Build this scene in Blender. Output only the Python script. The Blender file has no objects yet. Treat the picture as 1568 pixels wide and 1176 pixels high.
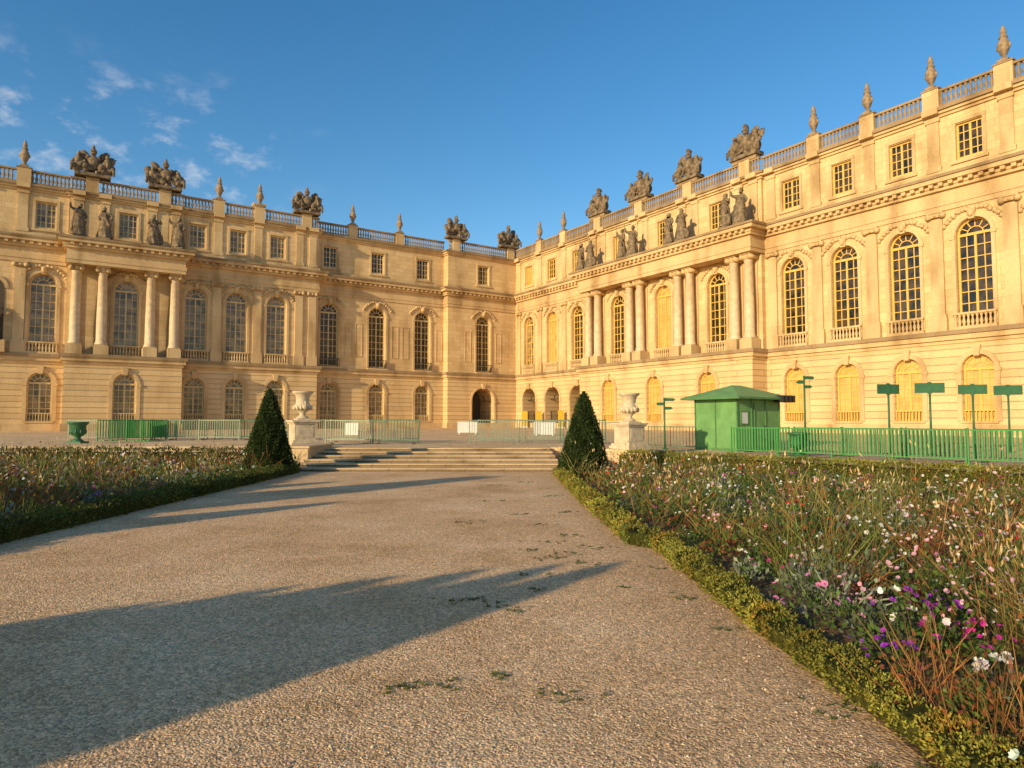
import bpy, math, random
import numpy as np
from mathutils import Vector, Matrix, Euler
rng=np.random.default_rng(7); random.seed(7)
scene=bpy.context.scene
# ------------------------------------------------------------------ materials
def newmat(name):
    m=bpy.data.materials.new(name); m.use_nodes=True
    nt=m.node_tree; b=nt.nodes['Principled BSDF']
    return m,nt,b
def N(nt,t,**kw):
    n=nt.nodes.new(t)
    for k,v in kw.items(): setattr(n,k,v)
    return n
def ramp(nt,pts):
    r=nt.nodes.new('ShaderNodeValToRGB'); e=r.color_ramp.elements
    e[0].position=pts[0][0]; e[0].color=(*pts[0][1],1)
    e[1].position=pts[-1][0]; e[1].color=(*pts[-1][1],1)
    for p,c in pts[1:-1]:
        x=e.new(p); x.color=(*c,1)
    return r
def mixc(nt,mode,fac,a,b):
    m=nt.nodes.new('ShaderNodeMix'); m.data_type='RGBA'; m.blend_type=mode
    for s,v in ((0,fac),(6,a),(7,b)):
        if hasattr(v,'is_linked') or hasattr(v,'links'): nt.links.new(v,m.inputs[s])
        elif isinstance(v,(int,float)): m.inputs[s].default_value=v
        else: m.inputs[s].default_value=(*v,1)
    return m.outputs[2]
def stone_mat(name,base,rust=False,course=0.5,width=1.15,mortar=0.02,dark=0.62,bump=0.35,stain=0.5):
    m,nt,b=newmat(name); L=nt.links.new
    uv=N(nt,'ShaderNodeUVMap')
    br=N(nt,'ShaderNodeTexBrick'); L(uv.outputs[0],br.inputs['Vector'])
    br.inputs['Scale'].default_value=1; br.inputs['Brick Width'].default_value=width
    br.inputs['Row Height'].default_value=course; br.inputs['Mortar Size'].default_value=mortar
    br.inputs['Mortar Smooth'].default_value=0.3
    c=np.array(base)
    br.inputs['Color1'].default_value=(*(c*1.07),1); br.inputs['Color2'].default_value=(*(c*np.array([.92,.88,.83])),1)
    br.inputs['Mortar'].default_value=(*(c*dark),1)
    tc=N(nt,'ShaderNodeTexCoord')
    mp=N(nt,'ShaderNodeMapping'); mp.inputs['Scale'].default_value=(.5,.5,.16); L(tc.outputs['Object'],mp.inputs[0])
    n1=N(nt,'ShaderNodeTexNoise'); n1.inputs['Scale'].default_value=1.3; n1.inputs['Detail'].default_value=8; L(mp.outputs[0],n1.inputs['Vector'])
    r1=ramp(nt,[(.3,(.62,.56,.48)),(.5,(.95,.93,.91)),(.7,(1.06,1.05,1.03))]); L(n1.outputs[0],r1.inputs[0])
    o=mixc(nt,'MULTIPLY',stain,br.outputs[0],r1.outputs[0])
    n2=N(nt,'ShaderNodeTexNoise'); n2.inputs['Scale'].default_value=9; n2.inputs['Detail'].default_value=6; L(tc.outputs['Object'],n2.inputs['Vector'])
    r2=ramp(nt,[(.3,(.80,.78,.76)),(.7,(1.08,1.07,1.05))]); L(n2.outputs[0],r2.inputs[0])
    o=mixc(nt,'MULTIPLY',.6,o,r2.outputs[0])
    L(o,b.inputs['Base Color']); b.inputs['Roughness'].default_value=.85
    b.inputs['Specular IOR Level'].default_value=.2
    inv=N(nt,'ShaderNodeMath',operation='MULTIPLY_ADD'); L(br.outputs['Fac'],inv.inputs[0]); inv.inputs[1].default_value=-1.0; L(n2.outputs[0],inv.inputs[2])
    bp=N(nt,'ShaderNodeBump'); bp.inputs['Strength'].default_value=bump; bp.inputs['Distance'].default_value=.05
    L(inv.outputs[0],bp.inputs['Height']); L(bp.outputs[0],b.inputs['Normal'])
    return m
def flat_mat(name,col,rough=.6,metal=0,spec=.4,var=.25,scale=6,bump=0.):
    m,nt,b=newmat(name); L=nt.links.new
    tc=N(nt,'ShaderNodeTexCoord'); n=N(nt,'ShaderNodeTexNoise'); n.inputs['Scale'].default_value=scale; n.inputs['Detail'].default_value=7
    L(tc.outputs['Object'],n.inputs['Vector'])
    r=ramp(nt,[(.3,tuple(c*(1-var) for c in col)),(.7,tuple(c*(1+var*.6) for c in col))]); L(n.outputs[0],r.inputs[0])
    L(r.outputs[0],b.inputs['Base Color']); b.inputs['Roughness'].default_value=rough
    b.inputs['Metallic'].default_value=metal; b.inputs['Specular IOR Level'].default_value=spec
    if bump:
        bp=N(nt,'ShaderNodeBump'); bp.inputs['Strength'].default_value=bump; bp.inputs['Distance'].default_value=.04
        L(n.outputs[0],bp.inputs['Height']); L(bp.outputs[0],b.inputs['Normal'])
    return m
STONE=(.72,.525,.275)
M_ash=stone_mat('ashlar_stone',STONE,mortar=.018,dark=.74,bump=.25,stain=.7)
M_rus=stone_mat('rusticated_stone',(.71,.52,.275),width=40,course=.53,mortar=.035,dark=.56,bump=.6)
M_trim=stone_mat('trim_stone',(.65,.48,.26),mortar=.008,width=1.9,course=3,dark=.7,bump=.2,stain=1.)
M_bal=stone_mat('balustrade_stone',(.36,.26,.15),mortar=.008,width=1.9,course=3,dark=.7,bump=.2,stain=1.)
M_sculpt=flat_mat('weathered_statue_stone',(.22,.16,.10),rough=.9,var=.65,scale=3.0,bump=.6,spec=.15)
M_urn=flat_mat('weathered_urn_stone',(.31,.22,.135),rough=.9,var=.5,scale=4,bump=.4,spec=.15)
M_vase=flat_mat('garden_vase_stone',(.60,.48,.32),rough=.8,var=.25,scale=5,bump=.3,spec=.2)
M_col=flat_mat('column_marble',(.66,.50,.31),rough=.55,var=.2,scale=2.5,spec=.3)
M_frame=flat_mat('window_frame_paint',(.72,.45,.10),rough=.5,var=.1)
M_frameL=flat_mat('window_frame_cream',(.66,.48,.22),rough=.5,var=.15)
def glass_mat(name,c1,c2,rough=.12,spec=.5):
    m,nt,b=newmat(name); L=nt.links.new
    uv=N(nt,'ShaderNodeUVMap'); n=N(nt,'ShaderNodeTexNoise'); n.inputs['Scale'].default_value=1.1; n.inputs['Detail'].default_value=3
    L(uv.outputs[0],n.inputs['Vector']); r=ramp(nt,[(.38,c1),(.62,c2)]); L(n.outputs[0],r.inputs[0]); L(r.outputs[0],b.inputs['Base Color'])
    b.inputs['Roughness'].default_value=rough; b.inputs['Specular IOR Level'].default_value=spec
    n3=N(nt,'ShaderNodeTexNoise'); n3.inputs['Scale'].default_value=2.5; L(uv.outputs[0],n3.inputs['Vector'])
    bp=N(nt,'ShaderNodeBump'); bp.inputs['Strength'].default_value=.1; L(n3.outputs[0],bp.inputs['Height']); L(bp.outputs[0],b.inputs['Normal'])
    return m
M_gdark=glass_mat('window_glass_dark',(.010,.009,.008),(.08,.05,.025))
M_gmid=glass_mat('window_glass_blind',(.09,.07,.045),(.33,.24,.13))
M_gyel=glass_mat('window_glass_shutter',(.46,.31,.09),(.62,.43,.15),rough=.3)
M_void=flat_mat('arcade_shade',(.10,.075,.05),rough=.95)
M_roof=flat_mat('lead_roof',(.12,.12,.13),rough=.6)
M_iron=flat_mat('wrought_iron',(.03,.028,.025),rough=.5)
MATS=[M_ash,M_rus,M_trim,M_frame,M_frameL,M_gdark,M_gmid,M_gyel,M_void,M_roof,M_iron,M_col,M_bal]
ASH,RUS,TRIM,FR,FRL,GD,GM,GY,VOID,ROOF,IRON,COL,BALM=range(13)
# ------------------------------------------------------------------ mesh builder
class MB:
    def __init__(s,O=(0,0,0),U=(1,0,0),Nn=(0,1,0)):
        s.O=np.array(O,float); s.U=np.array(U,float); s.N=np.array(Nn,float); s.V=[];s.F=[];s.M=[];s.S=[]
    def add(s,pts,faces,mat,smooth=False):
        b=len(s.V); s.V+= [tuple(p) for p in pts]
        for f in faces: s.F.append([b+i for i in f]); s.M.append(mat); s.S.append(smooth)
    def face(s,pts,mat): s.add(pts,[list(range(len(pts)))],mat)
    def box(s,u0,u1,n0,n1,z0,z1,mat):
        p=[(u0,n0,z0),(u1,n0,z0),(u1,n1,z0),(u0,n1,z0),(u0,n0,z1),(u1,n0,z1),(u1,n1,z1),(u0,n1,z1)]
        s.add(p,[(0,3,2,1),(4,5,6,7),(0,1,5,4),(1,2,6,5),(2,3,7,6),(3,0,4,7)],mat)
    def lathe(s,u,n,z,prof,seg,mat,smooth=True,fold=None):
        pts=[];F=[]
        for r,h in prof:
            for k in range(seg):
                a=2*math.pi*k/seg; rr=r
                pts.append((u+rr*math.cos(a),n+rr*math.sin(a),z+h))
        for i in range(len(prof)-1):
            for k in range(seg):
                k2=(k+1)%seg; F.append((i*seg+k,i*seg+k2,(i+1)*seg+k2,(i+1)*seg+k))
        F.append(tuple(range(seg))[::-1]); F.append(tuple((len(prof)-1)*seg+k for k in range(seg)))
        s.add(pts,F,mat,smooth)
    def tube(s,p0,p1,r0,r1,seg,mat,smooth=True):
        p0=Vector(p0);p1=Vector(p1); d=(p1-p0).normalized(); a=d.orthogonal().normalized(); b=d.cross(a)
        pts=[];F=[]
        for p,r in((p0,r0),(p1,r1)):
            for k in range(seg):
                t=2*math.pi*k/seg; pts.append(tuple(p+a*math.cos(t)*r+b*math.sin(t)*r))
        for k in range(seg): F.append((k,(k+1)%seg,seg+(k+1)%seg,seg+k))
        F.append(tuple(range(seg))[::-1]);F.append(tuple(range(seg,2*seg)))
        s.add(pts,F,mat,smooth)
    def ell(s,c,r,mat,rot=(0,0,0),noise=0.,seg=12,rings=8):
        R=Euler(rot).to_matrix(); pts=[];F=[]
        for i in range(rings+1):
            ph=math.pi*i/rings
            for k in range(seg):
                t=2*math.pi*k/seg; q=1+noise*random.uniform(-1,1)
                v=R@Vector((r[0]*math.sin(ph)*math.cos(t)*q,r[1]*math.sin(ph)*math.sin(t)*q,r[2]*math.cos(ph)*q))
                pts.append((c[0]+v.x,c[1]+v.y,c[2]+v.z))
        for i in range(rings):
            for k in range(seg):
                k2=(k+1)%seg; F.append((i*seg+k,(i+1)*seg+k,(i+1)*seg+k2,i*seg+k2))
        s.add(pts,F,mat,True)
    def mesh(s,name,mats):
        V=np.array(s.V); W=s.O+V[:,0:1]*s.U+V[:,1:2]*s.N+V[:,2:3]*np.array([0,0,1.])
        F=s.F
        if s.U[0]*s.N[1]-s.U[1]*s.N[0]<0: F=[f[::-1] for f in F]
        me=bpy.data.meshes.new(name); me.from_pydata(W.tolist(),[],F)
        for m in mats: me.materials.append(m)
        me.polygons.foreach_set('material_index',s.M); me.polygons.foreach_set('use_smooth',s.S)
        uv=me.uv_layers.new(name='UVMap'); li=np.zeros(len(me.loops),int); me.loops.foreach_get('vertex_index',li)
        U=np.stack([V[li,0]+V[li,1],V[li,2]],1).astype(np.float32); uv.data.foreach_set('uv',U.ravel())
        me.update(); return me
    def obj(s,name,mats,parent=None,loc=(0,0,0),rz=0):
        o=bpy.data.objects.new(name,s.mesh(name,mats)); scene.collection.objects.link(o); o.location=loc; o.rotation_euler=(0,0,rz)
        if parent: o.parent=parent
        return o
def place(me,name,loc,rz=0,sc=1):
    o=bpy.data.objects.new(name,me); scene.collection.objects.link(o); o.location=loc; o.rotation_euler=(0,0,rz)
    o.scale=(sc,sc,sc) if not hasattr(sc,'__len__') else sc
    return o
# ------------------------------------------------------------------ palace
TH=math.radians(33.35); sT,cT=math.sin(TH),math.cos(TH)
R2=np.array([sT,-cT,0]); N2=np.array([-cT,-sT,0]); CO=np.array([.53,92,.85])
def W(a,b,z=0): return CO+a*R2+b*N2+np.array([0,0,z])
palace=bpy.data.objects.new('palace',None); scene.collection.objects.link(palace)
def arch_pts(cx,r,zs,seg=12): return [(cx+r*math.cos(math.pi-math.pi*i/seg),zs+r*math.sin(math.pi-math.pi*i/seg)) for i in range(seg+1)]
def wall_open(mb,u0,u1,z0,z1,n,cx,w,zb,zs,mat,depth,arched=True):
    l,r=cx-w/2,cx+w/2
    def q(a,b,c,d):
        if b-a>1e-4 and d-c>1e-4: mb.face([(a,n,c),(a,n,d),(b,n,d),(b,n,c)],mat)
    q(u0,l,z0,z1); q(r,u1,z0,z1); q(l,r,z0,zb)
    if arched: ap=arch_pts(cx,w/2,zs)
    else: ap=[(l,zs),(r,zs)]
    for (a,za),(b,zb2) in zip(ap[:-1],ap[1:]): mb.face([(a,n,za),(a,n,z1),(b,n,z1),(b,n,zb2)],mat)
    path=[(l,zb)]+ap+[(r,zb),(l,zb)]
    for (a,za),(b,zb2) in zip(path[:-1],path[1:]):
        if abs(a-b)+abs(za-zb2)>1e-5: mb.face([(a,n,za),(b,n,zb2),(b,n-depth,zb2),(a,n-depth,za)],mat)
def ring(mb,cx,r0,r1,zs,n0,n1,mat,seg=14,a0=0,a1=math.pi):
    for i in range(seg):
        t0=a0+(a1-a0)*i/seg;t1=a0+(a1-a0)*(i+1)/seg
        P=[(cx+r*math.cos(t),zs+r*math.sin(t)) for r,t in((r0,t0),(r1,t0),(r1,t1),(r0,t1))]
        pts=[(u,n0,z) for u,z in P]+[(u,n1,z) for u,z in P]
        mb.add(pts,[(4,5,6,7),(0,1,5,4),(1,2,6,5),(2,3,7,6),(3,0,4,7)],mat)
def window(mb,cx,w,zb,zs,n,arched,cols,rows,fm,gm,bar=.06):
    l,r=cx-w/2,cx+w/2
    path=[(l,zb),(l,zs)]+(arch_pts(cx,w/2,zs)[1:-1] if arched else [])+[(r,zs),(r,zb)]
    mb.face([(a,n,z) for a,z in path],gm)
    mb.box(l,l+.12,n,n+.10,zb,zs,fm); mb.box(r-.12,r,n,n+.10,zb,zs,fm)
    mb.box(l+.12,r-.12,n,n+.095,zb,zb+.16,fm)
    if arched:
        ring(mb,cx,w/2-.12,w/2,zs,n,n+.10,fm,12); mb.box(l+.12,r-.12,n,n+.12,zs-.09,zs+.09,fm)
        ring(mb,cx,w*.22,w*.22+bar,zs,n,n+.07,fm,8)
        for k in range(1,6):
            t=math.pi*k/6; r0=w*.22+bar;r1=w/2-.12; s=bar/2
            d=(math.cos(t),math.sin(t)); e=(-d[1],d[0])
            P=[(cx+d[0]*q+e[0]*g,zs+d[1]*q+e[1]*g) for q,g in((r0,-s),(r1,-s),(r1,s),(r0,s))]
            mb.add([(u,n,z) for u,z in P]+[(u,n+.06,z) for u,z in P],[(4,5,6,7),(0,1,5,4),(2,3,7,6)],fm)
    else: mb.box(l+.12,r-.12,n,n+.095,zs-.12,zs,fm)
    for k in range(1,cols):
        u=l+w*k/cols; t=.07 if k==cols//2 else bar/2
        mb.box(u-t,u+t,n,n+(.085 if k==cols//2 else .06),zb+.16,zs-.09,fm)
    for k in range(1,rows):
        z=zb+(zs-zb)*k/rows; mb.box(l+.12,r-.12,n,n+.052,z-bar/2,z+bar/2,fm)
BAL=[(.10,0),(.10,.06),(.06,.12),(.115,.35),(.09,.5),(.05,.72),(.09,.84),(.10,.9),(.10,1)]
def balustrade(mb,u0,u1,n,z0,h,ped=(),pw=.5,sp=.34,mat=TRIM,plinth=.22,rail=.16,th=.28,fat=1.0):
    mb.box(u0,u1,n-th/2,n+th/2,z0,z0+plinth,mat); mb.box(u0,u1,n-th/2-.03,n+th/2+.03,z0+h-rail,z0+h,mat)
    for p in ped:
        mb.box(p-pw,p+pw,n-th/2-.12,n+th/2+.12,z0-.003,z0+h+.1,TRIM); mb.box(p-pw-.06,p+pw+.06,n-th/2-.18,n+th/2+.18,z0+h+.1,z0+h+.2,mat)
    k=int((u1-u0)/sp); hh=h-plinth-rail
    for i in range(k):
        u=u0+(i+.5)*(u1-u0)/k
        if any(abs(u-p)<pw+.05 for p in ped): continue
        mb.lathe(u,n,z0+plinth,[(r*fat,q*hh) for r,q in BAL],6,mat)
def capital(mb,u,n,z,w,d):
    mb.box(u-w/2-.12,u+w/2+.12,n-d,n+.13,z+.48,z+.6,TRIM)
    mb.box(u-w/2-.04,u+w/2+.04,n-d,n+.06,z+.2,z+.48,TRIM)
    for s_ in(-1,1): mb.tube((u+s_*(w/2+.03),n-d,z+.3),(u+s_*(w/2+.03),n+.12,z+.3),.2,.2,8,TRIM)
    mb.ell((u,n+.05,z+.3),(.13,.12,.1),TRIM,seg=6,rings=4)
def pilaster(mb,u,n,w=.85,z0=7.1,z1=15.0):
    mb.box(u-w/2-.14,u+w/2+.14,n-.1,n+.30,z0,z0+.95,TRIM)
    mb.box(u-w/2-.1,u+w/2+.1,n-.1,n+.27,z0+.95,z0+1.2,TRIM)
    mb.box(u-w/2,u+w/2,n-.1,n+.18,z0+1.2,z1,TRIM)
    capital(mb,u,n+.2,z1,w,.25)
def column(mb,u,n,z0=7.1,z1=15.0):
    mb.box(u-.62,u+.62,n-.62,n+.62,z0,z0+.9,TRIM); mb.box(u-.55,u+.55,n-.55,n+.55,z0+.9,z0+1.02,TRIM)
    h=z1-z0-1.02
    mb.lathe(u,n,z0+1.02,[(.54,0),(.56,.1),(.48,.18),(.5,.28),(.44,.34),(.445,h*.35),(.37,h-.1),(.42,h-.06),(.42,h)],16,COL)
    mb.box(u-.56,u+.56,n-.56,n+.56,z1+.48,z1+.6,TRIM); mb.lathe(u,n,z1,[(.42,0),(.48,.3),(.5,.48)],12,TRIM)
    for s_ in(-1,1): mb.tube((u+s_*.44,n-.5,z1+.27),(u+s_*.44,n+.52,z1+.27),.21,.21,10,TRIM)
def arch_trim(mb,cx,w,zb,zs,n,key=True,relief=True,ztop=15.4,tw=.26):
    r=w/2
    ring(mb,cx,r+.02,r+tw,zs,n-.05,n+.09,TRIM)
    mb.box(cx-r-tw,cx-r-.02,n-.05,n+.085,zb,zs-.25,TRIM); mb.box(cx+r+.02,cx+r+tw,n-.05,n+.085,zb,zs-.25,TRIM)
    mb.box(cx-r-tw-.08,cx-r-.02,n-.05,n+.14,zs-.25,zs,TRIM); mb.box(cx+r+.02,cx+r+tw+.08,n-.05,n+.14,zs-.25,zs,TRIM)
    if key:
        k0=zs+r-.12; mb.add([(cx-.17,n+.2,k0),(cx+.17,n+.2,k0),(cx+.28,n+.26,k0+.72),(cx-.28,n+.26,k0+.72),(cx-.17,n-.05,k0),(cx+.17,n-.05,k0),(cx+.28,n-.05,k0+.72),(cx-.28,n-.05,k0+.72)],
            [(0,1,2,3),(0,4,5,1),(1,5,6,2),(2,6,7,3),(3,7,4,0)],TRIM)
        if relief: mb.ell((cx,n+.25,k0+.42),(.22,.18,.3),TRIM,noise=.12,seg=8,rings=6)
    if relief:
        for s_ in(-1,1):
            for j in range(7):
                t=math.radians(78-j*9); rr=r+tw+.28+.05*j
                mb.ell((cx+s_*rr*math.cos(t),n+.05,zs+rr*math.sin(t)+(.12 if j<3 else 0)),(.2-.008*j,.14,.17),TRIM,noise=.3,seg=7,rings=5)
def segment(mb,u0,u1,cs,ng=0,nf=0,ne=0,na=0,zo=0,ext=False,pils=(),cols=(),style='order',fm=FR,g1=(GD,),g0=(GY,),openg=(),peds=(),attic_pils=None,noatt=(),w1=2.15,w0=1.95,rail='stone',ow=2.9):
    e=1 if ext else 0
    bd=[u0]+[(a+b)/2 for a,b in zip(cs[:-1],cs[1:])]+[u1]
    for i,c in enumerate(cs):
        a,b=bd[i],bd[i+1]
        if i in openg:
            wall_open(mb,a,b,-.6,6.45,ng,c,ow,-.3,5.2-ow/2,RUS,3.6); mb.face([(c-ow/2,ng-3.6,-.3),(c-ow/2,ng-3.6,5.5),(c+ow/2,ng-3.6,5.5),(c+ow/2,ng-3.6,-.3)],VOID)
            arch_trim(mb,c,ow,0,5.2-ow/2,ng,relief=False)
            ring(mb,c,ow*.2,ow*.2+.08,5.2-ow/2,ng-.8,ng-.72,IRON,8)
            mb.box(c-ow/2,c+ow/2,ng-.9,ng-.8,5.12-ow/2,5.24-ow/2,IRON)
            for k in range(12): mb.box(c-ow/2+ow*k/12,c-ow/2+ow*k/12+.04,ng-.88,ng-.84,-.2,2.2,IRON)
        else:
            wall_open(mb,a,b,-.6,6.45,ng,c,w0,.85,4.4,RUS,.45)
            window(mb,c,w0,.85,4.4,ng-.4,True,4,6,fm,g0[i%len(g0)])
            arch_trim(mb,c,w0,.85,4.4,ng,relief=False,tw=.34)
            mb.box(c-w0/2-.15,c+w0/2+.15,ng-.2,ng+.12,.7,.85,TRIM)
            for k in range(9): mb.box(c-w0/2+.05+k*(w0-.14)/8,c-w0/2+.11+k*(w0-.14)/8,ng-.12,ng-.06,.85,1.55,fm)
            mb.box(c-w0/2,c+w0/2,ng-.14,ng-.05,1.55,1.63,fm)
        wall_open(mb,a,b,7.1,15.6,nf,c,w1,7.35,13.65,ASH,.5)
        window(mb,c,w1,7.35,13.65,nf-.42,True,4,8,fm,g1[i%len(g1)])
        arch_trim(mb,c,w1,7.35,13.65,nf)
        if rail=='stone': balustrade(mb,c-w1/2-.25,c+w1/2+.25,nf+.16,7.1,1.15,sp=.26,plinth=.2,rail=.14,th=.22)
        else:
            mb.box(c-w1/2-.2,c+w1/2+.2,nf-.1,nf+.4,7.1,7.25,TRIM)
            mb.box(c-w1/2-.1,c+w1/2+.1,nf+.28,nf+.33,8.2,8.27,IRON)
            for k in range(15): u=c-w1/2-.08+k*(w1+.16)/14; mb.box(u-.018,u+.018,nf+.285,nf+.32,7.25,8.2,IRON)
        if i in noatt: mb.face([(a,na,18),(a,na,22.3),(b,na,22.3),(b,na,18)],ASH)
        else:
            wall_open(mb,a,b,18,22.3,na,c,1.65,18.95,21.45,ASH,.3,False)
            window(mb,c,1.65,18.95,21.45,na-.27,False,4,4,fm,g1[(i+1)%len(g1)])
            for q in((c-1.05,c-.83),(c+.83,c+1.05)): mb.box(q[0],q[1],na-.05,na+.07,18.75,21.5,TRIM)
            mb.box(c-1.05,c+1.05,na-.05,na+.09,21.5,21.75,TRIM); mb.box(c-1.15,c+1.15,na-.05,na+.14,18.65,18.83,TRIM)
    for n,za,zb in((ng,-.6,6.45),(nf,7.1,15.6),(na,18,22.3)):
        for u in(u0,u1): mb.face([(u,n,za),(u,n,zb),(u,-4,zb),(u,-4,za)],RUS if za<0 else ASH)
    def band(n,p,za,zb,mat=TRIM): mb.box(u0-p*e-zo,u1+p*e+zo,-3.9,n+p+zo,za+zo,zb+zo,mat)
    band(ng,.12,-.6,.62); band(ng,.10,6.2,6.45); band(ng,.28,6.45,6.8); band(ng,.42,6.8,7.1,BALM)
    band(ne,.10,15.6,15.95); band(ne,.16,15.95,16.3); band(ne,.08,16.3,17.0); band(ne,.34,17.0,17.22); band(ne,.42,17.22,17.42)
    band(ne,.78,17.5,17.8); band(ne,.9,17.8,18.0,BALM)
    mb.box(u0-.4*e,u1+.4*e,-3.8,ne+.40,17.4,17.55,TRIM)
    k=int((u1-u0)/.62)
    for i in range(k):
        u=u0+(i+.5)*(u1-u0)/k; mb.box(u-.14,u+.14,ne+.3,ne+.68,17.24,17.5,TRIM)
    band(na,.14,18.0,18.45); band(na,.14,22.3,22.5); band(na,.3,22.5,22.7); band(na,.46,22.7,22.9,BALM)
    mb.box(u0+.01,u1-.01,-13,nf-.6,7.05,22.86+zo,ROOF); mb.box(u0+.01,u1-.01,-13,ng-4.3,0,7.05,ROOF)
    for p in pils: pilaster(mb,p,nf)
    for p in (attic_pils if attic_pils is not None else pils):
        mb.box(p-.4,p+.4,na-.1,na+.12,18.45,22.3,TRIM); mb.box(p-.5,p+.5,na-.1,na+.20,18.45,18.8,TRIM); mb.box(p-.48,p+.48,na-.1,na+.2,22.05,22.3,TRIM)
        mb.box(p-.52,p+.52,na-.2,na+.55,22.5,22.92,TRIM)
    for p in cols: column(mb,p,ng-.75)
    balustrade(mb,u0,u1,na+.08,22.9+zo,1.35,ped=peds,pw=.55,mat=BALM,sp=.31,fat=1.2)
    if style=='plain':
        for i in range(len(cs)):
            for s_ in(-1,1):
                c=cs[i]+s_*2.35; x0,x1=c-.45,c+.45
                if x0<u0 or x1>u1: continue
                za,zb=8.6,12.6
                mb.box(x0,x0+.07,nf-.05,nf+.05,za,zb,TRIM);mb.box(x1-.07,x1,nf-.05,nf+.05,za,zb,TRIM)
                mb.box(x0+.07,x1-.07,nf-.05,nf+.05,za,za+.07,TRIM);mb.box(x0+.07,x1-.07,nf-.05,nf+.05,zb-.07,zb,TRIM)
# right wing
mb=MB(CO,R2,N2)
segment(mb,0,16.0,[3.2,8.3,13.4],zo=0,pils=(.9,5.75,10.85),openg=(0,1,2),ow=3.0,peds=(5.75,10.85),g1=(GM,GY,GD))
segment(mb,39.6,78.4,[42.3,46.85,51.4,55.95,60.5,65.05,69.6,74.15],zo=0.001,pils=(40.4,44.6,49.1,53.7,58.2,62.8,67.3,71.9,76.4),peds=(44.6,49.1,53.7,58.2,62.8,67.3,71.9,76.4),g1=(GD,GD,GD))
mb.obj('wing_facade',MATS,palace)
mb=MB(CO,R2,N2); prs=[17.75,24.5,31.3,38.05]; cl=[p+s_*.78 for p in prs for s_ in(-1,1)]
segment(mb,16.2,39.6,[21.12,27.9,34.68],ng=2,nf=.5,ne=2,na=.3,zo=.004,ext=True,cols=cl,attic_pils=cl,peds=[p for p in prs],g1=(GD,GY,GD),g0=(GY,))
for p in cl: mb.box(p-.42,p+.42,.45,.62,7.1,15.6,TRIM)
for p in prs: mb.box(p-1.3,p+1.3,.0,.62,24.25,24.6,BALM)
mb.obj('wing_portico',MATS,palace)
# left (central body)
mb=MB(CO,N2,R2)
segment(mb,0,10.5,[5.2],zo=.008,style='plain',fm=FRL,openg=(0,),ow=3.4,peds=(1.0,9.4),g1=(GD,),rail='iron',ext=True)
mb.obj('corner_pavilion',MATS,palace)
mb=MB(CO,N2,R2)
segment(mb,10.5,27.3,[13.5,19.6,25.55],ng=-1.2,nf=-1.2,ne=-1.2,na=-1.2,zo=.002,style='plain',fm=FRL,peds=(16.8,22.9),g1=(GD,GD,GD),g0=(GM,),rail='iron')
mb.obj('recessed_facade',MATS,palace)
mb=MB(CO,N2,R2)
segment(mb,27.3,41.5,[31.9,36.1,40.1],zo=.005,ext=True,pils=(28.0,29.5,34.0,38.1),fm=FRL,g1=(GM,GM,GM),g0=(GM,),peds=(28.8,33.95,38.1))
segment(mb,51.4,84,[53.2,61,65.2,69.4,73.6,77.8],zo=.0055,pils=(55.0,58.9,63.1,67.3,71.5,75.7,82),fm=FRL,g1=(GM,),g0=(GM,),peds=(55.0,58.9,63.1,67.3,71.5,75.7))
mb.box(56.1,57.9,-.1,.04,8.2,13.0,VOID); ring(mb,57,.9,1.2,13.0,-.05,.12,TRIM); ring(mb,57,.01,.9,13.0,-.1,.042,VOID); mb.box(55.9,58.1,0,.9,7.1,8.2,TRIM)
mb.obj('queens_facade',MATS,palace)
mb=MB(CO,N2,R2); cl2=[42.25,44.4,48.5,50.65]
segment(mb,41.5,51.4,[46.45],ng=2,nf=.4,ne=2,na=.25,zo=.009,ext=True,cols=cl2,attic_pils=cl2,fm=FRL,g1=(GM,),g0=(GM,),peds=(43.3,49.6))
for p in cl2: mb.box(p-.42,p+.42,.35,.52,7.1,15.6,TRIM)
mb.obj('queens_portico',MATS,palace)
mb=MB(CO,N2,R2); mb.box(32.2,33.4,-6,-5,22,26.2,TRIM); mb.box(32.1,33.5,-6.1,-4.9,26.2,26.4,TRIM); mb.obj('chimney',MATS,palace)
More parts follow.
